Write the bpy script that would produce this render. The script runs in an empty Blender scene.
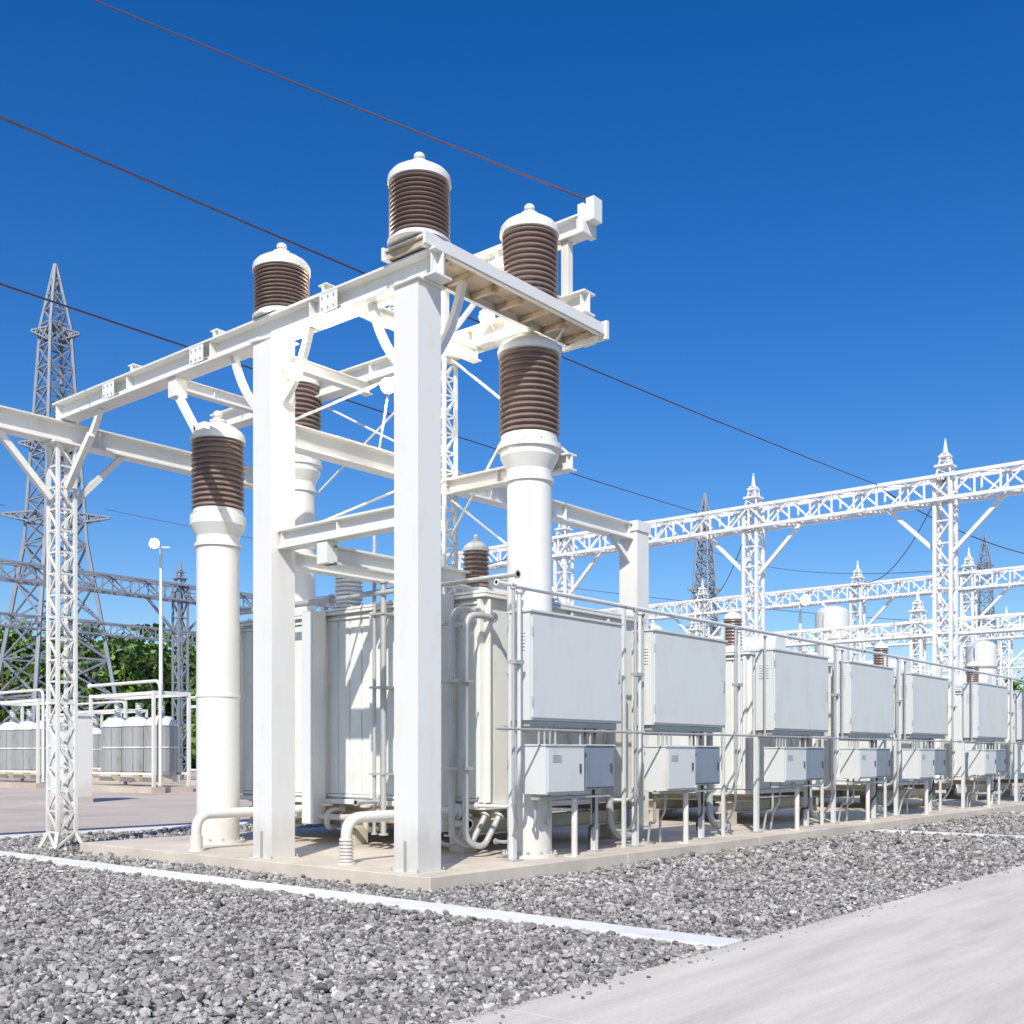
import bpy, math, random
import numpy as np
from mathutils import Vector, Matrix
random.seed(7); np.random.seed(7)
D=bpy.data
scene=bpy.context.scene

# ---------------------------------------------------------------- materials
def newmat(name):
    m=D.materials.new(name); m.use_nodes=True
    nt=m.node_tree; b=nt.nodes["Principled BSDF"]
    return m,nt,b
def N(nt,t,**kw):
    n=nt.nodes.new(t)
    for k,v in kw.items(): setattr(n,k,v)
    return n
def ramp(nt,fac,stops):
    r=nt.nodes.new('ShaderNodeValToRGB')
    e=r.color_ramp.elements
    while len(e)<len(stops): e.new(0.5)
    for i,(p,c) in enumerate(stops):
        e[i].position=p; e[i].color=(c[0],c[1],c[2],1)
    nt.links.new(fac,r.inputs['Fac']); return r
def mul(c,k): return tuple(min(1,x*k) for x in c)

def paint(name,col,rough=0.45,dirt=0.12,metal=0.0,dirtcol=None,scale=1.0,bump=0.04,foot=0.0):
    m,nt,b=newmat(name); L=nt.links.new
    tc=N(nt,'ShaderNodeNewGeometry')
    mp=N(nt,'ShaderNodeMapping'); mp.inputs['Scale'].default_value=(3*scale,3*scale,0.9*scale)
    L(tc.outputs['Position'],mp.inputs['Vector'])
    n1=N(nt,'ShaderNodeTexNoise'); n1.inputs['Scale'].default_value=1.6; n1.inputs['Detail'].default_value=5; n1.inputs['Roughness'].default_value=.6
    L(mp.outputs[0],n1.inputs['Vector'])
    dc=dirtcol or mul((col[0],col[1]*.97,col[2]*.91),1-2.6*dirt)
    r=ramp(nt,n1.outputs['Fac'],[(0.25,dc),(0.45,mul(col,1-.5*dirt)),(0.7,col)])
    out=r.outputs[0]
    if foot:   # splash dirt near the ground
        sp=N(nt,'ShaderNodeSeparateXYZ'); L(tc.outputs['Position'],sp.inputs[0])
        ad=N(nt,'ShaderNodeMath',operation='MULTIPLY_ADD'); L(n1.outputs['Fac'],ad.inputs[0]); ad.inputs[1].default_value=-1.0; L(sp.outputs[2],ad.inputs[2])
        r5=ramp(nt,ad.outputs[0],[(0.0,(1-foot,1-foot*1.15,1-foot*1.4)),(.3,(1,1,1))])
        mx=N(nt,'ShaderNodeMix',data_type='RGBA',blend_type='MULTIPLY'); mx.inputs[0].default_value=1
        L(out,mx.inputs[6]); L(r5.outputs[0],mx.inputs[7]); out=mx.outputs[2]
    L(out,b.inputs['Base Color'])
    b.inputs['Metallic'].default_value=metal
    rr=N(nt,'ShaderNodeMapRange'); rr.inputs['To Min'].default_value=rough+.12; rr.inputs['To Max'].default_value=max(.05,rough-.1)
    L(n1.outputs['Fac'],rr.inputs['Value']); L(rr.outputs[0],b.inputs['Roughness'])
    bp=N(nt,'ShaderNodeBump'); bp.inputs['Strength'].default_value=bump*4; bp.inputs['Distance'].default_value=.01
    L(n1.outputs['Fac'],bp.inputs['Height']); L(bp.outputs[0],b.inputs['Normal'])
    return m
WHITE=paint('white_paint',(0.77,0.765,0.72),.36,.02,foot=.14)
WHITE2=paint('cool_white_paint',(0.68,0.70,0.68),.38,.04)
PANEL=paint('tank_panel_paint',(0.75,0.765,0.71),.38,.03)
CAB=paint('cabinet_paint',(0.64,0.66,0.64),.36,.03)
GREYCAB=paint('grey_cabinet_paint',(0.22,0.27,0.33),.35,.08)
GALV=paint('galvanised_steel',(0.50,0.51,0.50),.40,.14,metal=.3)
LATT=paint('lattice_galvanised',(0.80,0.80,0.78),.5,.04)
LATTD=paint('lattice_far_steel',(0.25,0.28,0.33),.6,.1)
RUST=paint('rusty_underside',(0.55,0.45,0.33),.7,.2,dirtcol=(.24,.15,.08))
BROWN=paint('brown_porcelain',(0.25,0.185,0.16),.30,.12,bump=.01)
TANKG=paint('grey_tank_paint',(0.36,0.375,0.37),.4,.12,metal=.15)
CREAM=paint('cream_pipe_paint',(0.62,0.57,0.45),.45,.12)
DARK=paint('dark_rubber',(0.07,0.07,0.075),.6,.1)
WIRE=paint('wire_aluminium',(0.08,0.045,0.06),.5,.05)
def emis(name,col,s):
    m,nt,b=newmat(name)
    b.inputs['Emission Color'].default_value=(*col,1); b.inputs['Emission Strength'].default_value=s
    return m
LENS=emis('lit_lens',(1,.95,.85),40)

def concrete(name,col,dark,scale=1.0,streak=False):
    m,nt,b=newmat(name); L=nt.links.new
    g=N(nt,'ShaderNodeNewGeometry')
    mp=N(nt,'ShaderNodeMapping'); mp.inputs['Scale'].default_value=(.3,2.6,1) if streak else (1,1,1)
    L(g.outputs['Position'],mp.inputs['Vector'])
    n1=N(nt,'ShaderNodeTexNoise'); n1.inputs['Scale'].default_value=.9*scale; n1.inputs['Detail'].default_value=8; n1.inputs['Roughness'].default_value=.68
    L(mp.outputs[0],n1.inputs['Vector'])
    n2=N(nt,'ShaderNodeTexNoise'); n2.inputs['Scale'].default_value=60; n2.inputs['Detail'].default_value=3; n2.inputs['Roughness'].default_value=.7
    L(g.outputs['Position'],n2.inputs['Vector'])
    r=ramp(nt,n1.outputs['Fac'],[(0.3,dark),(0.52,tuple((a+c)/2*1.04 for a,c in zip(col,dark))),(0.7,col)])
    r2=ramp(nt,n2.outputs['Fac'],[(0.3,(.84,)*3),(0.6,(1,1,1))])
    mx=N(nt,'ShaderNodeMix',data_type='RGBA',blend_type='MULTIPLY'); mx.inputs[0].default_value=.8
    L(r.outputs[0],mx.inputs[6]); L(r2.outputs[0],mx.inputs[7]); L(mx.outputs[2],b.inputs['Base Color'])
    b.inputs['Roughness'].default_value=.85
    bp=N(nt,'ShaderNodeBump'); bp.inputs['Strength'].default_value=.3; bp.inputs['Distance'].default_value=.004
    L(n2.outputs['Fac'],bp.inputs['Height']); L(bp.outputs[0],b.inputs['Normal'])
    return m
PATH=concrete('path_concrete',(.76,.71,.62),(.53,.495,.43),1.2,True)
SLAB=concrete('slab_concrete',(.72,.65,.54),(.50,.44,.37))
YARD=concrete('yard_paving',(.64,.56,.47),(.44,.37,.31),.3)
KERB=concrete('white_kerb_paint',(.86,.86,.82),(.66,.66,.63),2.5)

def gravel_ground():
    m,nt,b=newmat('gravel_ground'); L=nt.links.new
    g=N(nt,'ShaderNodeNewGeometry')
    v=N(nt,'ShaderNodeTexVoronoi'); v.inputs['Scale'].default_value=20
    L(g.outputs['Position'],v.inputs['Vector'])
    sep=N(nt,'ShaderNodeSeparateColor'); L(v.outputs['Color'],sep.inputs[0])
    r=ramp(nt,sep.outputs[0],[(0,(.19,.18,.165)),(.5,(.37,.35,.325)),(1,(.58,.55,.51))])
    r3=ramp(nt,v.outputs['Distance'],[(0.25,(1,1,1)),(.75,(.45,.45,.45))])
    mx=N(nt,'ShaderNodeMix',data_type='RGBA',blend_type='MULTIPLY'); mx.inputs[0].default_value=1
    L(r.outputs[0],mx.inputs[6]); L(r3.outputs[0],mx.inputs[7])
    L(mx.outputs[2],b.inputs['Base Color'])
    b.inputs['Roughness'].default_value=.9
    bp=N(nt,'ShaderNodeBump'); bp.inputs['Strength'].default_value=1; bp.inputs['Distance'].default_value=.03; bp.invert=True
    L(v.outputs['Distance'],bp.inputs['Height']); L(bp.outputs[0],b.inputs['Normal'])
    return m
GRAVG=gravel_ground()
def stone_mat():
    m,nt,b=newmat('gravel_stone'); L=nt.links.new
    g=N(nt,'ShaderNodeNewGeometry')
    r=ramp(nt,g.outputs['Random Per Island'],[(0,(.13,.125,.12)),(.3,(.29,.28,.265)),(.65,(.43,.415,.39)),(.9,(.56,.54,.51)),(1,(.74,.71,.66))])
    n=N(nt,'ShaderNodeTexNoise'); n.inputs['Scale'].default_value=80; n.inputs['Detail'].default_value=2
    L(g.outputs['Position'],n.inputs['Vector'])
    r2=ramp(nt,n.outputs['Fac'],[(.3,(.7,.7,.7)),(.65,(1,1,1))])
    n3=N(nt,'ShaderNodeTexNoise'); n3.inputs['Scale'].default_value=.7; n3.inputs['Detail'].default_value=4
    L(g.outputs['Position'],n3.inputs['Vector'])
    r3=ramp(nt,n3.outputs['Fac'],[(.35,(.82,.81,.80)),(.65,(1.0,1.0,1.0))])
    mx=N(nt,'ShaderNodeMix',data_type='RGBA',blend_type='MULTIPLY'); mx.inputs[0].default_value=1
    L(r.outputs[0],mx.inputs[6]); L(r2.outputs[0],mx.inputs[7])
    m2=N(nt,'ShaderNodeMix',data_type='RGBA',blend_type='MULTIPLY'); m2.inputs[0].default_value=1
    L(mx.outputs[2],m2.inputs[6]); L(r3.outputs[0],m2.inputs[7]); L(m2.outputs[2],b.inputs['Base Color'])
    b.inputs['Roughness'].default_value=.85
    return m
STONE=stone_mat()
def leafmat():
    m,nt,b=newmat('tree_foliage'); L=nt.links.new
    g=N(nt,'ShaderNodeNewGeometry')
    r=ramp(nt,g.outputs['Random Per Island'],[(0,(.04,.085,.018)),(.5,(.11,.22,.035)),(1,(.20,.34,.06))])
    L(r.outputs[0],b.inputs['Base Color']); b.inputs['Roughness'].default_value=.7
    return m
LEAF=leafmat()
BARK=paint('bark',(.12,.09,.07),.8,.1)
FIELD=concrete('grass_field',(.07,.11,.035),(.04,.07,.02),.3)

# ---------------------------------------------------------------- mesh builder
class M:
    def __init__(s): s.v=[]; s.f=[]; s.mi=[]; s.sm=[]; s.mats=[]
    def m(s,mat):
        if mat not in s.mats: s.mats.append(mat)
        return s.mats.index(mat)
    def add(s,vs,fs,mat,smooth=False):
        o=len(s.v); s.v.extend([tuple(x) for x in vs]); k=s.m(mat)
        for f in fs:
            s.f.append(tuple(i+o for i in f)); s.mi.append(k); s.sm.append(smooth)
    def box(s,x0,x1,y0,y1,z0,z1,mat):
        vs=[(x0,y0,z0),(x1,y0,z0),(x1,y1,z0),(x0,y1,z0),(x0,y0,z1),(x1,y0,z1),(x1,y1,z1),(x0,y1,z1)]
        s.add(vs,[(0,3,2,1),(4,5,6,7),(0,1,5,4),(1,2,6,5),(2,3,7,6),(3,0,4,7)],mat)
    def basis(s,p0,p1):
        p0=Vector(p0);p1=Vector(p1);t=(p1-p0).normalized()
        if abs(t.z)>.999: a=Vector((1,0,0)); u=t.cross(a).normalized()
        else: a=t.cross(Vector((0,0,1))).normalized(); u=a.cross(t).normalized()
        return p0,p1,t,a,u
    def extr(s,prof,p0,p1,mat,caps=True):
        p0,p1,t,a,u=s.basis(p0,p1); n=len(prof)
        vs=[p0+a*x+u*y for x,y in prof]+[p1+a*x+u*y for x,y in prof]
        fs=[(i,(i+1)%n,n+(i+1)%n,n+i) for i in range(n)]
        if caps: fs+= [tuple(range(n))[::-1],tuple(range(n,2*n))]
        s.add(vs,fs,mat)
    def beam(s,p0,p1,w,h,mat,caps=True):
        s.extr([(-w/2,-h/2),(w/2,-h/2),(w/2,h/2),(-w/2,h/2)],p0,p1,mat,caps)
    def ibeam(s,p0,p1,w,h,mat,t=.03):
        W=w/2;H=h/2;k=.014
        s.extr([(-W,-H),(W,-H),(W,-H+t),(k,-H+t),(k,H-t),(W,H-t),(W,H),(-W,H),(-W,H-t),(-k,H-t),(-k,-H+t),(-W,-H+t)],p0,p1,mat)
        p0=Vector(p0);p1=Vector(p1);L=(p1-p0).length;n=max(2,int(L/1.9))
        for i in range(n+1):      # web stiffeners
            c=p0.lerp(p1,(i+.04)/(n+.08)); d=(p1-p0).normalized()*.008
            s.beam(c-d,c+d,w-.05,h-2*t+.004,mat)
    def angle(s,p0,p1,w,mat):
        s.beam(p0,p1,w,w,mat,False)
    def tube(s,p0,p1,r,mat,seg=12,r1=None,caps=True):
        r1=r if r1 is None else r1
        p0,p1,t,a,u=s.basis(p0,p1)
        cs=[(math.cos(2*math.pi*i/seg),math.sin(2*math.pi*i/seg)) for i in range(seg)]
        vs=[p0+(a*x+u*y)*r for x,y in cs]+[p1+(a*x+u*y)*r1 for x,y in cs]
        s.add(vs,[(i,(i+1)%seg,seg+(i+1)%seg,seg+i) for i in range(seg)],mat,True)
        if caps:
            s.add(vs[:seg],[tuple(range(seg))[::-1]],mat); s.add(vs[seg:],[tuple(range(seg))],mat)
    def pipe(s,pts,r,mat,bend=.18,seg=10,flange=True):
        pts=[Vector(p) for p in pts]; path=[pts[0]]
        for i in range(1,len(pts)-1):
            p=pts[i]; d0=(pts[i-1]-p); d1=(pts[i+1]-p)
            b=min(bend,d0.length*.48,d1.length*.48)
            a=p+d0.normalized()*b; c=p+d1.normalized()*b
            for k in range(7):
                t=k/6; path.append(a*(1-t)**2+p*2*t*(1-t)+c*t*t)
        path.append(pts[-1])
        up=None; rings=[]
        for i,p in enumerate(path):
            t=(path[min(i+1,len(path)-1)]-path[max(i-1,0)]).normalized()
            if up is None: up=t.orthogonal().normalized()
            up=(up-t*up.dot(t)).normalized(); sd=t.cross(up)
            rings.append([p+(up*math.cos(2*math.pi*k/seg)+sd*math.sin(2*math.pi*k/seg))*r for k in range(seg)])
        vs=[v for R in rings for v in R]; fs=[]
        for i in range(len(rings)-1):
            for k in range(seg):
                fs.append((i*seg+k,i*seg+(k+1)%seg,(i+1)*seg+(k+1)%seg,(i+1)*seg+k))
        s.add(vs,fs,mat,True)
        s.add(rings[0],[tuple(range(seg))[::-1]],mat); s.add(rings[-1],[tuple(range(seg))],mat)
        if flange:
            for a,b in ((pts[0],pts[1]),(pts[-1],pts[-2])):
                d=(b-a).normalized(); s.tube(a,a+d*.03,r*1.7,mat,12)
    def lathe(s,cx,cy,prof,mat,seg=40,smooth_prof=False):
        cs=[(math.cos(2*math.pi*i/seg),math.sin(2*math.pi*i/seg)) for i in range(seg)]
        if smooth_prof:
            vs=[(cx+r*x,cy+r*y,z) for r,z in prof for x,y in cs]
            fs=[(j*seg+i,j*seg+(i+1)%seg,(j+1)*seg+(i+1)%seg,(j+1)*seg+i) for j in range(len(prof)-1) for i in range(seg)]
            s.add(vs,fs,mat,True)
        else:
            for (r0,z0),(r1,z1) in zip(prof[:-1],prof[1:]):
                vs=[(cx+r0*x,cy+r0*y,z0) for x,y in cs]+[(cx+r1*x,cy+r1*y,z1) for x,y in cs]
                s.add(vs,[(i,(i+1)%seg,seg+(i+1)%seg,seg+i) for i in range(seg)],mat,True)
    def lattice(s,p0,p1,w0,w1,n,leg,br,mat,xb=False,horiz=True):
        p0,p1,t,a,u=s.basis(p0,p1)
        def c(i,k):
            f=i/n; w=(w0*(1-f)+w1*f)/2
            sx=(-1,1,1,-1)[k]; sy=(-1,-1,1,1)[k]
            return p0.lerp(p1,f)+a*w*sx+u*w*sy
        for k in range(4): s.angle(c(0,k),c(n,k),leg,mat)
        for i in range(n):
            for k in range(4):
                k2=(k+1)%4
                if xb or (i+k)%2==0: s.angle(c(i,k),c(i+1,k2),br,mat)
                if xb or (i+k)%2==1: s.angle(c(i,k2),c(i+1,k),br,mat)
                if horiz: s.angle(c(i+1,k),c(i+1,k2),br,mat)
    def done(s,name,bevel=0,loc=None):
        me=D.meshes.new(name); me.from_pydata(s.v,[],s.f)
        for mt in s.mats: me.materials.append(mt)
        me.polygons.foreach_set('material_index',s.mi)
        me.polygons.foreach_set('use_smooth',s.sm); me.update()
        o=D.objects.new(name,me); scene.collection.objects.link(o)
        if bevel:
            md=o.modifiers.new('bevel','BEVEL'); md.width=bevel; md.segments=2; md.limit_method='ANGLE'; md.angle_limit=math.radians(60)
        return o

# ---------------------------------------------------------------- insulators
def sheds(z0,z1,r,n,rin=.86):
    p=[]; h=(z1-z0)/n
    for i in range(n):
        z=z0+i*h
        p+=[(r*rin,z),(r*rin,z+h*.14),(r*.97,z+h*.22),(r,z+h*.36),(r*.985,z+h*.50),(r*rin*1.02,z+h*.97)]
    p.append((r*rin,z1)); return p
def cap(m,x,y,z,r,hh,mat=None):
    mat=mat or WHITE
    m.lathe(x,y,[(r*.8,z),(r*1.04,z),(r*1.04,z+hh*.14)],mat)
    m.lathe(x,y,[(r*1.04,z+hh*.14),(r*1.02,z+hh*.22),(r*.92,z+hh*.34),(r*.66,z+hh*.50),(r*.38,z+hh*.60),(r*.27,z+hh*.66)],mat,smooth_prof=True)
    m.lathe(x,y,[(r*.27,z+hh*.66),(r*.32,z+hh*.66),(r*.32,z+hh*.72),(r*.13,z+hh*.72),(r*.13,z+hh*.82)],mat)
    b=[(r*.19*math.sin(t),z+hh*.92-hh*.13*math.cos(t)) for t in [math.pi*k/8 for k in range(9)]]
    m.lathe(x,y,b,mat,24,True)
def bushing(m,x,y,zb,zt,r,n,caph=.5,collar=.2):
    m.lathe(x,y,[(0,zb),(r*1.05,zb),(r*1.05,zb+collar*.35),(r*.93,zb+collar*.35),(r*.93,zb+collar)],WHITE)
    m.lathe(x,y,sheds(zb+collar,zt-caph,r,n),BROWN,48)
    cap(m,x,y,zt-caph,r,caph)
    for k in range(12):
        t=k*math.pi/6
        m.tube((x+r*.99*math.cos(t),y+r*.99*math.sin(t),zb+collar*.3),(x+r*.99*math.cos(t),y+r*.99*math.sin(t),zb+collar*.5),.018,GALV,6)
def pedestal(m,x,y,z0,z1,r):
    m.lathe(x,y,[(0,z0),(r*1.25,z0),(r*1.25,z0+.05),(r,z0+.05),(r,z1-.45)],WHITE)
    m.lathe(x,y,[(r,z1-.45),(r*1.10,z1-.45),(r*1.10,z1-.40),(r*1.0,z1-.40),(r*1.0,z1-.28),(r*1.3,z1-.1),(r*1.3,z1-.0),(0,z1)],WHITE)
    m.lathe(x,y,[(r,z0+(z1-z0)*.45),(r*1.04,z0+(z1-z0)*.45),(r*1.04,z0+(z1-z0)*.45+.05),(r,z0+(z1-z0)*.45+.05)],WHITE)
    for k in range(12):
        t=k*math.pi/6+.1; R=r*1.14
        m.tube((x+R*math.cos(t),y+R*math.sin(t),z0+.05),(x+R*math.cos(t),y+R*math.sin(t),z0+.09),.022,GALV,6)

SZ=.18
m=M(); pedestal(m,2.8,.78,SZ,5.85,.315); bushing(m,2.8,.78,5.85,7.60,.43,14,.42,.20); m.done('bushing_insulator')
m=M(); bushing(m,2.8,.78,7.78,9.30,.40,13,.44,.10); m.done('bushing_insulator')
m=M(); bushing(m,.28,.45,7.73,8.84,.37,12,.38,.07); m.done('bushing_insulator')
m=M(); bushing(m,.42,3.25,7.58,8.64,.38,11,.40,.08); m.done('bushing_insulator')
m=M(); pedestal(m,1.42,6.15,SZ,5.4,.34); bushing(m,1.42,6.15,5.4,7.15,.42,13,.50,.15); m.done('bushing_insulator')
m=M(); pedestal(m,3.1,6.2,3.98,6.6,.3); bushing(m,3.1,6.2,6.6,8.4,.4,14,.42,.2); m.done('bushing_insulator')

# ---------------------------------------------------------------- main gantry
m=M()
def post(m,a,b,z0,z1,s=.4,mat=WHITE):
    h=s/2
    m.box(a-h,a+h,b-h,b+h,z0+.03,z1,mat)
    m.box(a-h-.04,a+h+.04,b-h-.04,b+h+.04,z0,z0+.03,mat)
def knee(m,p0,p1,mat=WHITE,w=.09):
    p0=Vector(p0);p1=Vector(p1); c=Vector((p1.x,p1.y,p0.z))*.35+(p0+p1)/2*.65
    prev=p0
    for k in range(1,7):
        t=k/6; q=p0*(1-t)**2+c*2*t*(1-t)+p1*t*t
        m.beam(prev,q,w,w,mat); prev=q
A0=.25
PT=7.21; ZA=PT+.025
post(m,A0,.45,SZ,PT); post(m,A0,3.2,SZ,PT)
post(m,9.1,3.2,SZ,6.0,.42)
m.box(A0-.24,A0+.24,.45-.24,.45+.24,PT,PT+.022,WHITE); m.box(A0-.24,A0+.24,3.2-.24,3.2+.24,PT,PT+.022,WHITE)
m.ibeam((A0,9.0,ZA+.16),(A0,.02,ZA+.16),.30,.32,WHITE)
PZ=7.57
m.box(.02,3.62,.12,.78,PZ+.105,PZ+.13,WHITE)
m.box(.022,3.618,.15,.75,PZ+.092,PZ+.103,RUST)
for b in (.10,.80):
    m.box(.0,3.64,b-.02,b+.02,PZ+.0,PZ+.15,WHITE)
    s=.07 if b<.4 else -.07
    m.box(.0,3.64,min(b,b+s),max(b,b+s),PZ-.012,PZ-.002,WHITE)
for k in range(8):
    a=.05+k*.5; m.box(a,a+.05,.125,.775,PZ+.01,PZ+.09,RUST)
m.box(3.64,3.70,.05,.85,PZ-.06,PZ+.2,WHITE); m.box(3.702,3.80,.35,.55,PZ-.03,PZ+.30,WHITE)
m.ibeam((3.3,8.9,7.92),(3.3,.1,7.92),.26,.32,WHITE)
m.ibeam((3.3,3.3,9.02),(3.3,.2,9.02),.24,.28,WHITE)
m.box(3.14,3.46,.10,.198,8.86,9.26,WHITE); m.box(3.2,3.4,-.04,.098,9.02,9.34,WHITE)
for b in(.5,2.9):
    m.box(3.24,3.36,b-.06,b+.06,8.082,8.878,WHITE)
m.beam((3.3,.6,8.1),(3.3,1.6,8.88),.06,.06,WHITE); m.beam((3.3,2.8,8.1),(3.3,1.7,8.88),.06,.06,WHITE)
m.ibeam((A0+.2,3.2,6.0),(8.89,3.2,6.0),.26,.32,WHITE)
m.box(8.86,9.34,2.96,3.44,6.0,6.2,WHITE)
m.ibeam((A0,.66,4.5),(A0,2.99,4.5),.22,.26,WHITE)
m.ibeam((A0+.02,2.1,4.2),(4.3,2.1,4.2),.2,.24,WHITE)
m.box(A0-.09,A0+.09,2.0,2.2,4.08,4.368,WHITE)
m.ibeam((3.3,.4,5.75),(3.3,3.1,5.75),.2,.24,WHITE)
m.ibeam((.45,3.2,4.3),(6.5,3.2,4.3),.2,.22,WHITE)
m.ibeam((-9,8.85,7.04),(4.8,8.85,7.04),.30,.36,WHITE)
post(m,4.75,8.85,0,6.86,.4)
m.box(3.15,3.45,8.7,9.0,7.222,7.758,WHITE)
knee(m,(A0,.67,6.3),(A0,1.25,PT+.03)); knee(m,(A0,2.97,6.4),(A0,2.45,PT+.03)); knee(m,(A0,3.43,6.3),(A0,4.1,PT+.03))
knee(m,(A0+.22,.45,6.4),(1.05,.45,PZ-.02)); knee(m,(A0,8.5,6.5),(A0,7.7,PT+.03))
m.box(A0-.1,A0+.1,5.4,5.6,6.95,PT+.022,WHITE); m.beam((A0,5.5,7.0),(A0,5.0,6.35),.1,.1,WHITE); m.beam((A0,5.02,6.4),(A0,4.75,6.4),.1,.1,WHITE)
m.lattice((3.3,2.9,3.98),(3.3,2.9,7.75),.26,.26,13,.05,.025,WHITE)
for p,q in [((3.3,2.75,5.0),(3.3,.5,7.75)),((3.3,.5,5.9),(3.3,2.75,7.75)),((A0,.6,4.6),(3.3,2.8,5.9)),((A0+.2,3.2,4.6),(3.0,3.2,5.85)),
            ((3.4,3.1,6.2),(3.4,6.0,7.75)),((3.4,6.0,6.2),(3.4,3.1,7.75)),((.5,3.2,6.2),(3.2,3.2,7.75)),((3.3,.9,4.2),(3.3,2.8,5.6))]:
    m.tube(p,q,.02,WHITE,8)
m.beam((9.1,3.2,5.3),(8.3,3.2,5.85),.09,.09,WHITE)
for b in (2.2,4.6,6.8):
    m.ibeam((A0,b,7.66),(3.3,b,7.66),.16,.19,WHITE,.018)
for b in (1.9,4.8,7.2):
    m.box(A0-.156,A0-.146,b-.17,b+.17,ZA+.04,ZA+.28,WHITE)
    for i in(-.11,0,.11):
        for z in (ZA+.09,ZA+.23): m.tube((A0-.156,b+i,z),(A0-.17,b+i,z),.014,GALV,6)
for (a,b) in ((A0,.45),(A0,3.2),(9.1,3.2)):
    for dx in(-1,1):
        for dy in(-1,1): m.tube((a+dx*.222,b+dy*.222,SZ+.03),(a+dx*.222,b+dy*.222,SZ+.07),.012,GALV,6)
    m.box(a-.219,a-.212,b-.02,b+.02,SZ+.03,SZ+.4,GALV)
m.done('steel_gantry',.008)

def post_ins(x,y,z,h,r):
    m=M(); m.lathe(x,y,[(0,z),(r,z),(r,z+.04),(r*.6,z+.04)],GALV,20)
    m.lathe(x,y,sheds(z+.04,z+h-.06,r,6,.6),WHITE,24)
    m.lathe(x,y,[(r*.6,z+h-.06),(r*.7,z+h-.06),(r*.7,z+h),(0,z+h)],GALV,20)
    b=[(r*.45*math.sin(t),z+h+r*.35-r*.4*math.cos(t)) for t in [math.pi*k/6 for k in range(7)]]
    m.lathe(x,y,b,WHITE,16,True)
    m.done('post_insulator')
post_ins(1.6,2.2,7.757,.42,.12)

m=M(); m.lattice((.2,8.85,.3),(.2,8.85,6.82),.32,.30,18,.055,.028,WHITE,horiz=True)
m.lattice((.2,8.85,0.03),(.2,8.85,.3),.52,.32,1,.055,.035,WHITE)
m.box(-.12,.52,8.53,9.17,0,.03,GALV); m.box(-.05,.45,8.6,9.1,6.82,6.855,WHITE)
for p,q in [((.2,8.65,6.1),(.2,7.9,6.85)),((0,8.85,5.9),(-.9,8.85,6.86)),((.4,8.85,5.9),(1.3,8.85,6.86))]:
    m.beam(p,q,.1,.1,WHITE)
m.done('lattice_column')

# ---------------------------------------------------------------- transformers
def transformer(a0,a1,b0,b1,zb=.9,zt=3.85,drum=True):
    m=M()
    m.box(a0,a1,b0,b1,zb,zt,PANEL)
    m.box(a0-.1,a1+.1,b0-.1,b1+.1,zt,zt+.045,WHITE); m.box(a0-.1,a1+.1,b0-.1,b1+.1,zt+.053,zt+.09,WHITE)
    m.box(a0-.08,a1+.08,b0-.08,b1+.08,zb-.08,zb-.002,WHITE)
    n=int((b1-b0)/1.1)
    for i in range(n+1):
        b=b0+.03+(b1-b0-.06)*i/n
        m.box(a0-.09,a0-.002,b-.03,b+.03,zb+.02,zt-.03,WHITE); m.box(a1+.002,a1+.09,b-.03,b+.03,zb+.02,zt-.03,WHITE)
    n2=n*4
    for i in range(n2):
        b=b0+.03+(b1-b0-.06)*(i+.5)/n2; w=(b1-b0)/n2*.44
        m.box(a0-.022,a0-.001,b-w,b+w,zb+.08,zt-.10,PANEL)
    for zz in (zb+.05,zt-.07): m.box(a0-.05,a0-.001,b0+.07,b1-.07,zz-.02,zz+.02,PANEL)
    n=int((a1-a0)/.9)
    for i in range(n+1):
        a=a0+.03+(a1-a0-.06)*i/n
        m.box(a-.022,a+.022,b0-.09,b0-.002,zb+.02,zt-.03,WHITE)
    for i in range(int((b1-b0)/.22)):
        b=b0+.1+i*.22; m.tube((a0-.06,b,zt+.09),(a0-.06,b,zt+.12),.016,GALV,6)
    for b in (b0+.5,(b0+b1)/2,b1-.5):
        m.ibeam((a0-.2,b,SZ+.36),(a1+.2,b,SZ+.36),.22,.24,CREAM)
        for a in (a0+.1,a1-.1): m.box(a-.14,a+.14,b-.14,b+.14,SZ,SZ+.238,CREAM)
    for a in (a0+.25,a1-.25): m.ibeam((a,b0-.05,SZ+.56),(a,b1+.05,SZ+.56),.18,.15,CREAM)
    zt-=.01
    if drum:
        zc=zt+.5; a=a1-.7
        m.tube((a,b0+.9,zc),(a,b1-1.2,zc),.27,WHITE2,32)
        for b in (b0+1.3,b1-1.6): m.box(a-.15,a+.15,b-.05,b+.05,zt+.1,zc-.2,WHITE)
    m.lathe(a0+.5,b0+.6,[(0,zt+.1),(.2,zt+.1),(.2,zt+.25),(.15,zt+.25)],WHITE)
    m.lathe(a0+.5,b0+.6,sheds(zt+.25,zt+.8,.2,8,.8),BROWN,28); cap(m,a0+.5,b0+.6,zt+.8,.19,.25)
    m.lathe(a0+.6,b1-2.1,[(0,zt+.1),(.24,zt+.1),(.24,zt+.2),(.18,zt+.2)],WHITE)
    m.lathe(a0+.6,b1-2.1,sheds(zt+.2,zt+.7,.24,7,.8),WHITE2,28); cap(m,a0+.6,b1-2.1,zt+.7,.22,.25)
    return m
m=transformer(2.6,6.6,1.45,7.1,drum=False)
m.box(2.2,2.46,4.72,5.0,.5,3.9,WHITE2); m.box(2.2,2.46,1.9,2.2,.5,3.9,WHITE2)
m.done('power_transformer',.006)
transformer(10.6,14.6,1.5,6.2,.9,3.6).done('power_transformer',.006)
transformer(18.6,22.6,1.5,6.2,.9,3.6).done('power_transformer',.006)
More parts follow.
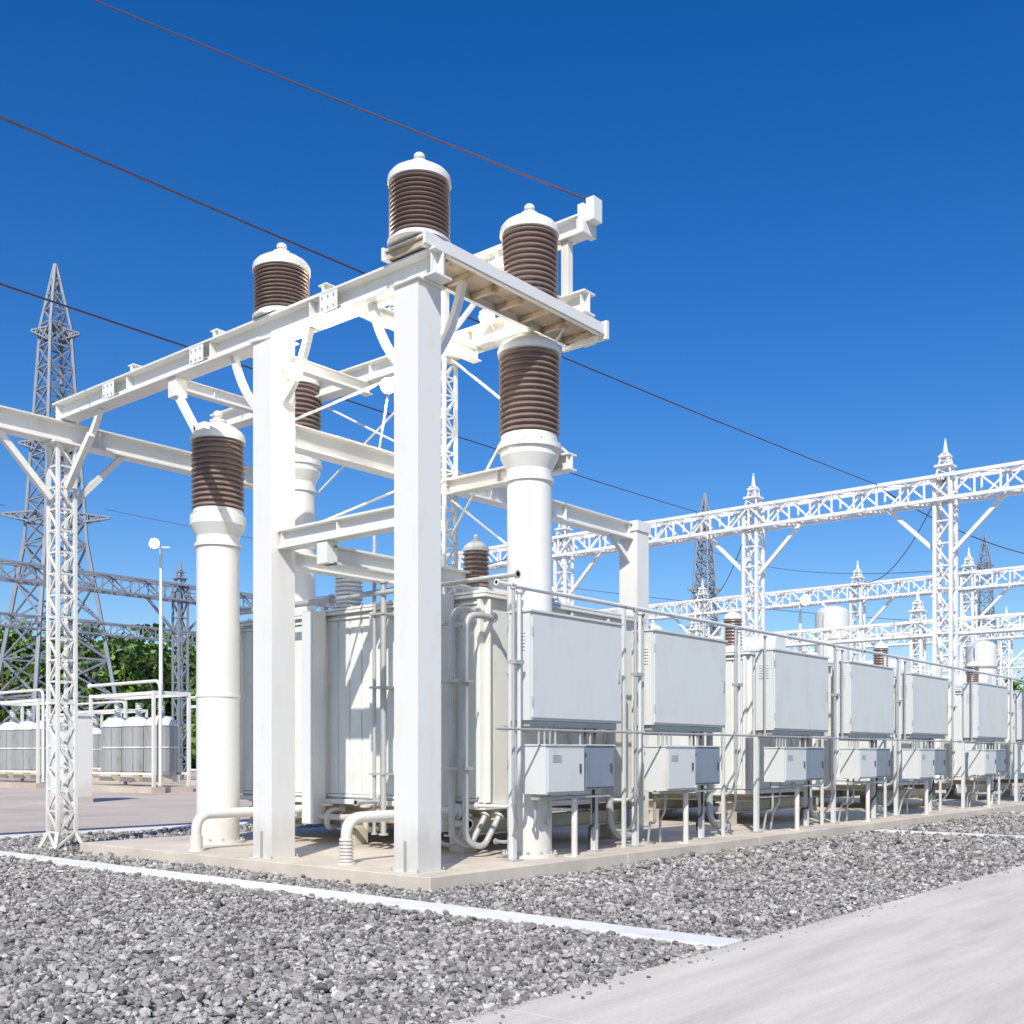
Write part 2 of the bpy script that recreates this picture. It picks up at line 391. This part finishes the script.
transformer(26.2,30.2,1.5,6.2,.9,3.6).done('power_transformer',.006)

# ---------------------------------------------------------------- control cabinets in a row
def cabinet(a0,a1,seed):
    rnd=random.Random(seed+11); m=M(); w=a1-a0
    b0=.15;b1=.50;z0=2.06+rnd.uniform(-.02,.02);z1=3.48+rnd.uniform(-.03,.03)
    m.box(a0,a1,b0,b1,z0,z1,CAB)
    m.box(a0-.02,a1+.02,b0-.04,b1+.02,z1,z1+.03,CAB)
    m.box(a0+.03,a1-.03,b0-.022,b0-.001,z0+.035,z1-.035,CAB)
    for z in (z0+.25,z1-.25):
        m.tube((a0+.028,b0-.025,z-.06),(a0+.028,b0-.025,z+.06),.012,GALV,8)
    m.box(a1-.12,a1-.095,b0-.045,b0-.023,z0+.6,z0+.78,GALV)
    for k in range(6): m.box(a0-.012,a0-.001,b0+.08,b1-.08,z1-.5+k*.045,z1-.485+k*.045,CAB)
    for a in (a0+.12,a1-.12):
        m.box(a-.04,a+.04,b1+.004,b1+.084,SZ+.02,z1-.1,CAB); m.box(a-.1,a+.1,b1-.06,b1+.16,SZ,SZ+.02,GALV)
    m.box(a0+.0,a1-.0,b1+.09,b1+.15,z0-.14,z0-.06,GALV)
    m.box(a0+.05,a1-.05,b0+.05,b1-.02,z0-.08,z0-.003,GALV)
    l0=a0+w*.10; l1=a0+w*(.50+rnd.uniform(-.04,.04)); l2=a0+w*.90
    zb=1.08+rnd.uniform(-.04,.04)
    m.box(l0,l1-.06,b0-.10,b1-.05,zb,1.72,CAB); m.box(l0-.015,l1-.045,b0-.12,b1-.04,1.722,1.745,CAB)
    m.box(l0+.03,l1-.09,b0-.118,b0-.102,zb+.03,1.69,CAB)
    m.box(l1+.05,l2,b0-.02,b1-.05,1.12,1.73,GREYCAB); m.box(l1+.08,l2-.03,b0-.036,b0-.022,1.15,1.70,GREYCAB)
    m.box(l1+.04,l2+.01,b0-.04,b1-.04,1.732,1.75,CAB)
    m.box(l1-.20,l1-.175,b0-.14,b0-.119,1.36,1.48,DARK); m.box(l2-.12,l2-.095,b0-.06,b0-.037,1.36,1.48,DARK)
    m.box(l0+.12,l0+.32,b0-.122,b0-.119,1.5,1.6,GALV)
    for k in range(4):
        x=l0+.1+k*.12; m.tube((x,b0+.1,1.72),(x,b0+.1,z0-.05),.018,GALV,8)
        x=l1+.14+k*.12; m.tube((x,b0+.12,1.73),(x,b0+.12,z0-.05),.018,DARK if k%2 else GALV,8)
    lc=l1-.02
    m.tube((lc,b0+.1,SZ),(lc,b0+.1,1.03),.045,WHITE,14); m.box(lc-.1,lc+.1,b0,b0+.2,SZ,SZ+.02,WHITE)
    m.box(l0,l2,b0+.04,b0+.16,1.0,1.035,GALV)
    for x in (l0+.15,l2-.2,l0+.45):
        m.pipe([(x,b0+.2,1.1),(x,b0+.2,.72+rnd.uniform(-.2,.1)),(x+.25,b0+.45,.55),(x+.25+rnd.uniform(-.1,.2),b0+.5,SZ)],.022,DARK if x>lc else GALV,.12,8,False)
    m.pipe([(a0-.12,b0+.1,3.74),(a0-.12,b0+.1,1.95)],.02,GALV,.1,10)
    m.done('control_cabinet',.010)
cabs=[(2.03,4.15),(5.0,7.25),(9.0,11.35),(12.4,14.8),(15.9,18.4),(20.7,23.4),(25.6,28.2)]
for i,(x,y) in enumerate(cabs): cabinet(x,y,i)

# ---------------------------------------------------------------- pipework
m=M()
m.pipe([(1.75,.2,3.78),(13.2,.2,3.78)],.022,GALV); m.pipe([(13.3,.2,3.78),(30,.2,3.78)],.022,GALV)
m.pipe([(1.2,.02,1.93),(30,.02,1.93)],.017,GALV,flange=False)
m.pipe([(1.9,.62,3.9),(30,.62,3.9)],.025,WHITE)
for a in (1.75,4.6,7.7,11.8,15.2,18.9,23.9,28.6):
    m.pipe([(a,.2,3.78),(a,.2,.95),(a+.25,.35,.7),(a+.45,.6,.42),(a+.45,.9,.42)],.024,GALV,.15)
    m.pipe([(a+.12,.2,3.74),(a+.12,.2,1.35),(a+.4,.5,.9),(a+.4,1.2,.9)],.028,CAB,.2)
    m.box(a-.03,a+.15,.14,.26,2.78,2.83,GALV)
    if a>2:
        m.box(a+.24,a+.29,.56,.61,SZ,3.88,CAB)
        m.pipe([(a+.34,.9,3.6),(a+.34,.9,.5),(a+.6,.9,.32),(a+.95,.9,.32)],.06,GALV,.3,12)
m.done('conduit_rack')
m=M()
for k,(x,y) in enumerate(((2.0,1.52),(2.02,1.28),(1.85,1.70))):
    m.pipe([(x+.6,y,3.65-.1*k),(x,y,3.65-.1*k),(x,y,.42),(x+.25,y-.1,.3),(x+.6,y-.1,.75)],.045 if k<2 else .03,GALV,.25,12)
for z in (1.4,2.6): m.box(1.8,2.1,1.2,1.8,z,z+.03,GALV)
m.done('oil_pipe')
m=M()
m.pipe([(.3,5.1,SZ),(.3,5.1,.72),(2.5,5.1,.72)],.075,WHITE,.25,14)
m.tube((.3,5.1,SZ),(.3,5.1,.4),.095,WHITE,16)
m.done('oil_pipe')
m=M()
m.pipe([(.4,1.9,SZ),(.4,1.9,.78),(2.5,1.9,.78)],.075,WHITE,.25,14)
for k in range(7): m.tube((.4,1.9,.22+k*.045),(.4,1.9,.245+k*.045),.095,WHITE,16)
m.done('oil_pipe')
m=M()
m.pipe([(2.15,7.0,.3),(2.15,7.0,4.02),(2.15,4.2,4.02)],.05,GALV,.25,12)
m.pipe([(2.05,6.8,.5),(2.05,6.8,3.9)],.03,GALV)
m.pipe([(2.15,4.2,4.02),(2.15,1.1,4.02),(2.15,.45,4.02)],.035,GALV)
m.pipe([(2.2,3.3,.4),(2.2,3.3,5.0)],.03,GALV); m.pipe([(2.2,3.1,.4),(2.2,3.1,4.2)],.045,GALV)
m.pipe([(1.75,3.22,.9),(2.2,3.22,.9)],.03,GALV)
for z in (1.3,2.6,3.7): m.box(2.14,2.6,3.05,3.35,z,z+.03,GALV)
m.done('oil_pipe')
m=M()
for b in (2.4,3.6,4.5,5.7):
    m.pipe([(2.62,b,.72),(2.3,b,.72),(2.3,b,.45),(2.9,b+.25,.45)],.045,CREAM,.12,10)
    m.lathe(2.3,b,[(0,.8),(.09,.8),(.09,.83),(.02,.83),(.02,.9),(0,.9)],CREAM,16)
m.pipe([(2.35,1.5,.62),(2.35,7.0,.62)],.05,CREAM,.1,10)
m.done('drain_valve_pipework')

# ---------------------------------------------------------------- floodlights
def floodlight(p,face,stand,r=.11,watts=130):
    m=M(); p=Vector(p); f=Vector(face).normalized()
    m.tube(p-f*.16,p,r*.6,GALV,20,r*1.1); m.tube(p,p+f*.03,r*1.15,GALV,20)
    m.tube(p+f*.031,p+f*.036,r,LENS,20)
    m.pipe([stand,(Vector(stand)+p-f*.1)/2+Vector((0,0,-.02)),p-f*.1],.02,GALV,.05,8,False)
    o=m.done('floodlight')
    l=D.lights.new('lamp_bulb','POINT'); l.energy=watts; l.color=(1,.90,.74); l.shadow_soft_size=.06
    lo=D.objects.new('lamp_bulb',l); scene.collection.objects.link(lo); lo.location=p+f*.12; lo.parent=o
camv=(-.75,-.6,-.15)
floodlight((2.95,1.7,8.02),camv,(3.16,1.75,7.92),.10); floodlight((.2,2.75,6.72),(-.7,-.65,-.1),(.25,3.0,6.8),.09)
floodlight((2.2,3.0,7.1),camv,(2.2,3.2,6.17),.10)

# ---------------------------------------------------------------- background gantries
def peak(m,x,y,z,h,mat):
    m.lattice((x,y,z),(x,y,z+h*.6),.6,.25,3,.06,.03,mat); m.tube((x,y,z+h*.6),(x,y,z+h),.12,mat,8,.02)
    m.box(x-.35,x+.35,y-.35,y+.35,z+h*.25,z+h*.3,mat); m.box(x-.22,x+.22,y-.22,y+.22,z+h*.5,z+h*.55,mat)
def gantry_b(a,bs,z,b0,b1,mat=LATT,d=.95,cw=.65):
    m=M(); n=int(abs(b1-b0)/1.0)
    m.lattice((a,b0,z),(a,b1,z),d,d,n,.14,.075,mat)
    for b in bs:
        m.lattice((a,b,0.15),(a,b,z+.5),cw,cw,14,.13,.06,mat); peak(m,a,b,z+.5,1.6,mat)
        m.beam((a,b+.3,z-2.6),(a,b+2.4,z-.5),.15,.15,mat); m.beam((a,b-.3,z-2.6),(a,b-2.4,z-.5),.15,.15,mat)
        m.box(a-.6,a+.6,b-.6,b+.6,0,.15,YARD)
    m.done('lattice_gantry')
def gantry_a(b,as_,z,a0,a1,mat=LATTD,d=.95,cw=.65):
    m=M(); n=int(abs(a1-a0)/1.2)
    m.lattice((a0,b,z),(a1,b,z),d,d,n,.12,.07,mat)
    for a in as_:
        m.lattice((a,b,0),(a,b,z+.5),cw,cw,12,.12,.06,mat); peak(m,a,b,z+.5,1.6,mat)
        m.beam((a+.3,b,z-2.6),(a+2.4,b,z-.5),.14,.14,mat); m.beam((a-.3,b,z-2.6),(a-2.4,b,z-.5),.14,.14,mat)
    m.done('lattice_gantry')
gantry_b(36.9,[-3,6.3,15.0,26],12.55,-6,34)
gantry_b(60,[4,12.5,19.5,31,43],12.2,-5,50)
gantry_b(84,[2,17,32,48],11.5,-8,60)
gantry_b(110,[5,25,45,65],11,-8,80)
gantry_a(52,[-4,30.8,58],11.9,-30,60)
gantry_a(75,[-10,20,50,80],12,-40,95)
gantry_b(47,[11,24],8.0,4,30,LATT,.7,.5)

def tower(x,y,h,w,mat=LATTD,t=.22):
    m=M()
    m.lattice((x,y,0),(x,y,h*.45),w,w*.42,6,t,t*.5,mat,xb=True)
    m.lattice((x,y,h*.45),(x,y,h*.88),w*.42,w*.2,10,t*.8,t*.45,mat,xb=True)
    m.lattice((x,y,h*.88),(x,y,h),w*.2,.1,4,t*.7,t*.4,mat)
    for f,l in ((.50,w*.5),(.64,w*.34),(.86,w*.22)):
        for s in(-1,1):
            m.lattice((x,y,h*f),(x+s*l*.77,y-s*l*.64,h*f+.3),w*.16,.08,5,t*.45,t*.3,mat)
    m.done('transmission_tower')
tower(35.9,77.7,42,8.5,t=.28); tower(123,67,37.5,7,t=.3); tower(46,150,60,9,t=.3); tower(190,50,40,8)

# ---------------------------------------------------------------- reactor tank banks on the left
def capbank(x,y,n=3):
    m=M(); L=n*1.75
    y0=y-L/2;y1=y+L/2
    m.box(x-1,x+1,y0,y1,0,.25,YARD)
    for yy in (y0+.1,y1-.1):
        for xx in (x-.85,x+.85): m.box(xx-.06,xx+.06,yy-.06,yy+.06,.25,4.3,WHITE)
        m.box(x-.78,x+.78,yy-.06,yy+.06,4.15,4.3,WHITE)
    for xx in (x-.85,x+.85): m.box(xx-.05,xx+.05,y0+.17,y1-.17,4.14,4.28,WHITE); m.box(xx-.05,xx+.05,y0+.17,y1-.17,.75,.85,WHITE)
    m.pipe([(x-.85,y0-.4,.3),(x-.85,y0-.4,4.7),(x-.85,y1,4.7)],.07,WHITE,.4)
    for k in range(n):
        yy=y0+1.75*(k+.5)
        m.box(x-.6,x+.6,yy-.5,yy+.5,.45,.75,CREAM)
        m.lathe(x,yy,[(0,.75),(.62,.75),(.66,.9),(.66,2.9)],TANKG,28)
        m.lathe(x,yy,[(.66,2.9),(.6,3.1),(.4,3.25),(0,3.32)],WHITE2,28,True)
        for z in (1.9,2.85): m.lathe(x,yy,[(.66,z),(.70,z),(.70,z+.06),(.66,z+.06)],WHITE2,28)
        for t in range(10):
            an=t*math.pi/5; m.box(x+.67*math.cos(an)-.02,x+.67*math.cos(an)+.02,yy+.67*math.sin(an)-.02,yy+.67*math.sin(an)+.02,.9,2.8,GALV)
        m.lathe(x,yy,sheds(3.3,3.9,.16,6,.6),WHITE2,16)
    m.done('reactor_tank_bank',0)
for x,y in ((17.3,34.6),(17.3,44.5),(17.3,54),(20,25.5),(26,40),(26,52)): capbank(x,y)
def kiosk(x,y,w,d,h):
    m=M(); m.box(x-w/2,x+w/2,y-d/2,y+d/2,.2,h,WHITE); m.box(x-w/2-.06,x+w/2+.06,y-d/2-.06,y+d/2+.06,h,h+.08,WHITE)
    m.box(x-w/2-.03,x+w/2+.03,y-d/2-.03,y+d/2+.03,0,.198,YARD)
    for s in(-1,1):
        m.box(x-w/2-.02,x-w/2-.001,y+s*d/4-d/4+.04,y+s*d/4+d/4-.04,.3,h-.1,WHITE2); m.box(x-w/2-.05,x-w/2-.021,y+s*.08-.02,y+s*.08+.02,h*.5,h*.5+.2,DARK)
        for k in range(6): m.box(x-w/2-.035,x-w/2-.021,y+s*d/4-.15,y+s*d/4+.15,h-.5+k*.05,h-.48+k*.05,GREYCAB)
    m.done('switchgear_kiosk',.01)
kiosk(9.6,26.2,.9,1.3,2.9); kiosk(40,12,1.6,2.4,3.2); kiosk(33,22,1.6,2.4,3.0); kiosk(37,1.5,1.4,2,2.8)
def storage(x,y,r,h):
    m=M(); m.lathe(x,y,[(0,0),(r,0),(r,h)],WHITE2,32); m.lathe(x,y,[(r,h),(r*.8,h+r*.25),(r*.4,h+r*.4),(0,h+r*.45)],WHITE2,32,True)
    for k in range(5): m.lathe(x,y,[(r,h*k/5+.3),(r+.05,h*k/5+.3),(r+.05,h*k/5+.4),(r,h*k/5+.4)],TANKG,32)
    m.tube((x-r-.15,y,0),(x-r-.15,y,h),.05,WHITE2,8)
    m.done('storage_tank')
storage(50.5,17.1,.95,9.7); storage(54,10,.8,7.6)
def lamppost(x,y,h):
    m=M(); m.tube((x,y,0),(x,y,h),.14,LATT,12,.07); m.box(x-.3,x+.3,y-.3,y+.3,0,.1,YARD)
    d=Vector((-.77,-.64,0)); sd=Vector((.64,-.77,0)); c=Vector((x,y,h))
    m.pipe([(x,y,h-.4),(x,y,h),(x+d.x*.7,y+d.y*.7,h+.05)],.05,LATT,.2,8,False)
    m.tube(c+d*.6,c+d*1.1,.16,LATT,16,.28)
    m.beam(c-sd*.5,c+sd*.5,.06,.06,LATT)
    p=c+d*1.11
    m.tube(p,p+d*.03,.25,LENS,16)
    m.done('street_lamp')
lamppost(24.6,44.4,13); lamppost(47.4,17.6,10)

# ---------------------------------------------------------------- wires
def wire(pts_list,r,sag=.3,name='power_line'):
    m=M()
    for p,q in pts_list:
        p=Vector(p);q=Vector(q);n=24
        pts=[p.lerp(q,i/n)-Vector((0,0,4*sag*(i/n)*(1-i/n))) for i in range(n+1)]
        for a,b in zip(pts[:-1],pts[1:]): m.tube(a,b,r,WIRE,6,caps=False)
    m.done(name)
e=Vector((3.3,.03,9.3)); s=Vector((1.6,9.76,15.5))
wire([(e,e+(s-e)*2.2)],.016,.10)
wire([((-3.4,6.1,10.3),(36.9,9,13.1))],.018,.12); wire([((-3.0,8.29,9.0),(36.9,17.8,13.2))],.018,.1)
T1=Vector((35.9,77.7,0))
wire([(T1+Vector((3,-2.5,22)),(84,17,12)),(T1+Vector((-3,2.5,22)),(-60,52,20)),(T1+Vector((-2,1.5,28)),(-60,60,30)),
      ((60,19.5,13),(36.9,6.3,13)),((60,31,13),(36.9,15,13)),((123,67,30),(60,12.5,13)),((-20,52,12),(-40,20,14)),((30.8,52,12),(36.9,26,13))],.025,1.5)
wire([((36.9,3,13),(84,-6,12)),((36.9,-1,13.2),(90,-14,18)),((36.9,9,13),(60,6,12.7))],.025,.8)

# ---------------------------------------------------------------- ground sheets
def sheet(name,x0,x1,y0,y1,z,mat):
    m=M(); m.add([(x0,y0,z),(x1,y0,z),(x1,y1,z),(x0,y1,z)],[(0,1,2,3)],mat); return m.done(name)
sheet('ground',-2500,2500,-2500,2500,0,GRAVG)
sheet('yard_pavement',-80,130,12.3,95,.004,YARD)
sheet('yard_pavement',33,130,-4.5,11.6,.004,YARD)
m=M()
for a0,a1,b0,b1 in ((-400,-80,-400,600),(-80,500,96,600),(131,500,-400,95)):
    m.add([(a0,b0,.004),(a1,b0,.004),(a1,b1,.004),(a0,b1,.004)],[(0,1,2,3)],FIELD)
m.done('grass_field')
m=M(); 
for k in range(8): m.box(k*4.1,k*4.1+4.092,0,7.9,-.05,SZ,SLAB)
m.done('concrete_slab',.012)
m=M(); y=-4.44
while y<40:
    m.box(-1.20,-.80,y,y+1.992,-.05,.045,KERB); y+=2
m.done('white_kerb',.008)
m=M(); x=-60
while x<80:
    m.box(x,x+1.992,11.62,12.28,-.05,.048,KERB); x+=2
m.done('white_kerb',.008)
m=M(); y=-4.44
while y<-.3: m.box(13,13.4,y,y+1.07,-.05,.045,KERB); y+=1.08
m.done('white_kerb',.008)
m=M(); x=-32
while x<90:
    for b0,b1 in ((-8.0,-4.5),(-11.51,-8.01)): m.box(x,x+3.996,b0,b1,-.05,.045,PATH)
    x+=4
m.done('concrete_path',.003)

# ---------------------------------------------------------------- gravel stones (one object)
CA,CB=-9.12,-8.85
def gravel():
    ph=(1+5**.5)/2
    V=np.array([(-1,ph,0),(1,ph,0),(-1,-ph,0),(1,-ph,0),(0,-1,ph),(0,1,ph),(0,-1,-ph),(0,1,-ph),(ph,0,-1),(ph,0,1),(-ph,0,-1),(-ph,0,1)],float)/1.9
    F=np.array([(0,11,5),(0,5,1),(0,1,7),(0,7,10),(0,10,11),(1,5,9),(5,11,4),(11,10,2),(10,7,6),(7,1,8),(3,9,4),(3,4,2),(3,2,6),(3,6,8),(3,8,9),(4,9,5),(2,4,11),(6,2,10),(8,6,7),(9,8,1)])
    tot=600000
    a=np.random.uniform(-14,26,tot*2); b=np.random.uniform(-5,11.6,tot*2)
    ra=a-CA; rb=b-CB; d=.768*ra+.641*rb; xc=.641*ra-.768*rb
    dens=np.where(d<10,1000,np.where(d<15,600,np.where(d<22,300,150)))
    p=dens/(2*tot/(40*16.6))
    ok=(d>4.5)&(d<30)&(np.abs(xc)<d*.54+.8)&(np.random.rand(len(a))<p)
    ok&=~((a>-1.21)&(a<-.79)); 
    stray=np.random.rand(len(a))<.035      # a few stones kicked on to the path edge
    ok&=((b>-4.52)|((b>-4.75)&stray))
    ok&=~((a>-.02)&(b>-.02)&(b<7.93)); ok&=~((a>12.97)&(a<13.43)&(b<0))
    a=a[ok];b=b[ok];d=d[ok];n=len(a)
    R=np.random.uniform(.013,.030,n)*np.where(np.random.rand(n)<.08,1.6,1)
    R=R*np.where(d>15,1.3,1)
    onpath=b<-4.5; R=np.where(onpath,R*.6,R)
    S=R[:,None]*np.random.uniform(.65,1.3,(n,3)); S[:,2]*=.8
    q=np.random.randn(n,4); q/=np.linalg.norm(q,axis=1)[:,None]
    w,x,y,z=q.T
    Rm=np.stack([1-2*(y*y+z*z),2*(x*y-z*w),2*(x*z+y*w),2*(x*y+z*w),1-2*(x*x+z*z),2*(y*z-x*w),2*(x*z-y*w),2*(y*z+x*w),1-2*(x*x+y*y)],1).reshape(n,3,3)
    vv=V[None]*np.random.uniform(.72,1.28,(n,12,1))*S[:,None,:]
    vv=np.einsum('nij,nkj->nki',Rm,vv)
    vv[:,:,2]*=.8
    zc=R*np.random.uniform(.1,1.2,n)+.008*np.sin(a*1.7+b)*np.cos(b*2.3)
    zc=np.where(onpath,.045+R*.5,zc)
    vv+=np.stack([a,b,zc],1)[:,None,:]
    verts=vv.reshape(-1,3); faces=(F[None]+(np.arange(n)*12)[:,None,None]).reshape(-1,3)
    me=D.meshes.new('gravel'); me.vertices.add(len(verts)); me.vertices.foreach_set('co',verts.ravel())
    me.loops.add(faces.size); me.loops.foreach_set('vertex_index',faces.ravel().astype(np.int32))
    me.polygons.add(len(faces)); me.polygons.foreach_set('loop_start',np.arange(0,faces.size,3,dtype=np.int32))
    me.polygons.foreach_set('loop_total',np.full(len(faces),3,dtype=np.int32))
    me.update(calc_edges=True); me.materials.append(STONE)
    me.polygons.foreach_set('use_smooth',np.zeros(len(faces),dtype=bool))
    o=D.objects.new('gravel',me); scene.collection.objects.link(o)
gravel()

# ---------------------------------------------------------------- distant trees (one mass)
def trees():
    m=M(); rnd=random.Random(3); spots=[]
    for i in range(150):
        u=-.64+i*.0031+rnd.uniform(-.004,.004); d=rnd.uniform(106,140); spots.append((u,d,1))
    for i in range(60):
        u=.30+i*.006+rnd.uniform(-.003,.003); d=rnd.uniform(170,210); spots.append((u,d,1.05))
    pts=[]
    for u,d,sc in spots:
        x=CA+d*(.768+.641*u); y=CB+d*(.641-.768*u)
        h=rnd.uniform(11.8,14.8)*sc
        m.tube((x,y,0),(x,y,h*.85),.22,BARK,6,.06)
        for k in range(5):
            an=rnd.uniform(0,6.28); z=h*rnd.uniform(.35,.7)
            m.tube((x,y,z),(x+math.cos(an)*2,y+math.sin(an)*2,z+1.5),.08,BARK,4,.03,False)
        R=rnd.uniform(2.4,3.6)
        cl=[(x+rnd.gauss(0,R*.5),y+rnd.gauss(0,R*.5),h*rnd.uniform(.12,.93)) for _ in range(20)]
        cl.append((x,y,h*.97))
        for cx,cy,cz in cl:
            rr=rnd.uniform(.8,1.6)*(1.15-.6*cz/h)
            pts.append(np.array([cx,cy,cz])+np.random.randn(30,3)*np.array([rr,rr,rr*.75])*.62)
    P=np.concatenate(pts); n=len(P)
    s=np.random.uniform(.18,.5,n)
    A=np.random.randn(n,3);A/=np.linalg.norm(A,axis=1)[:,None]; B=np.random.randn(n,3); B=np.cross(A,B);B/=np.linalg.norm(B,axis=1)[:,None]
    q=np.stack([P-A*s[:,None],P+B*s[:,None]*.7,P+A*s[:,None],P-B*s[:,None]*.7],1).reshape(-1,3)
    m.add(q.tolist(),[(4*i,4*i+1,4*i+2,4*i+3) for i in range(n)],LEAF)
    m.done('distant_trees')
trees()

# ---------------------------------------------------------------- light, sky, camera
sv=Vector((-.84,-.54,0)).normalized(); el=math.radians(41)
sdir=Vector((sv.x*math.cos(el),sv.y*math.cos(el),math.sin(el)))
L=D.lights.new('sun','SUN'); L.energy=4.7; L.angle=math.radians(.53); L.color=(1,.945,.86)
o=D.objects.new('sun',L); scene.collection.objects.link(o); o.rotation_euler=sdir.to_track_quat('Z','Y').to_euler()
w=D.worlds.new('World'); scene.world=w; w.use_nodes=True; nt=w.node_tree
sk=nt.nodes.new('ShaderNodeTexSky'); sk.sky_type='NISHITA'; sk.sun_disc=False; sk.sun_elevation=el
sk.sun_rotation=math.atan2(sdir.x,sdir.y); sk.air_density=1.08; sk.dust_density=.7; sk.ozone_density=4.6
hs=nt.nodes.new('ShaderNodeHueSaturation'); hs.inputs['Saturation'].default_value=1.36; hs.inputs['Hue'].default_value=.512; hs.inputs['Value'].default_value=1.2
nt.links.new(sk.outputs[0],hs.inputs['Color'])
nt.links.new(hs.outputs[0],nt.nodes['Background'].inputs['Color']); nt.nodes['Background'].inputs['Strength'].default_value=.11
c=D.cameras.new('camera'); co=D.objects.new('camera',c); scene.collection.objects.link(co); scene.camera=co
co.location=(CA,CB,1.6); co.rotation_euler=(math.radians(90),0,math.radians(-50.15))
c.sensor_width=36; c.lens=1093/1024*36; c.shift_y=(755-512)/1024; c.clip_end=6000; c.clip_start=.05
scene.view_settings.view_transform='Standard'; scene.view_settings.look='None'; scene.view_settings.exposure=0
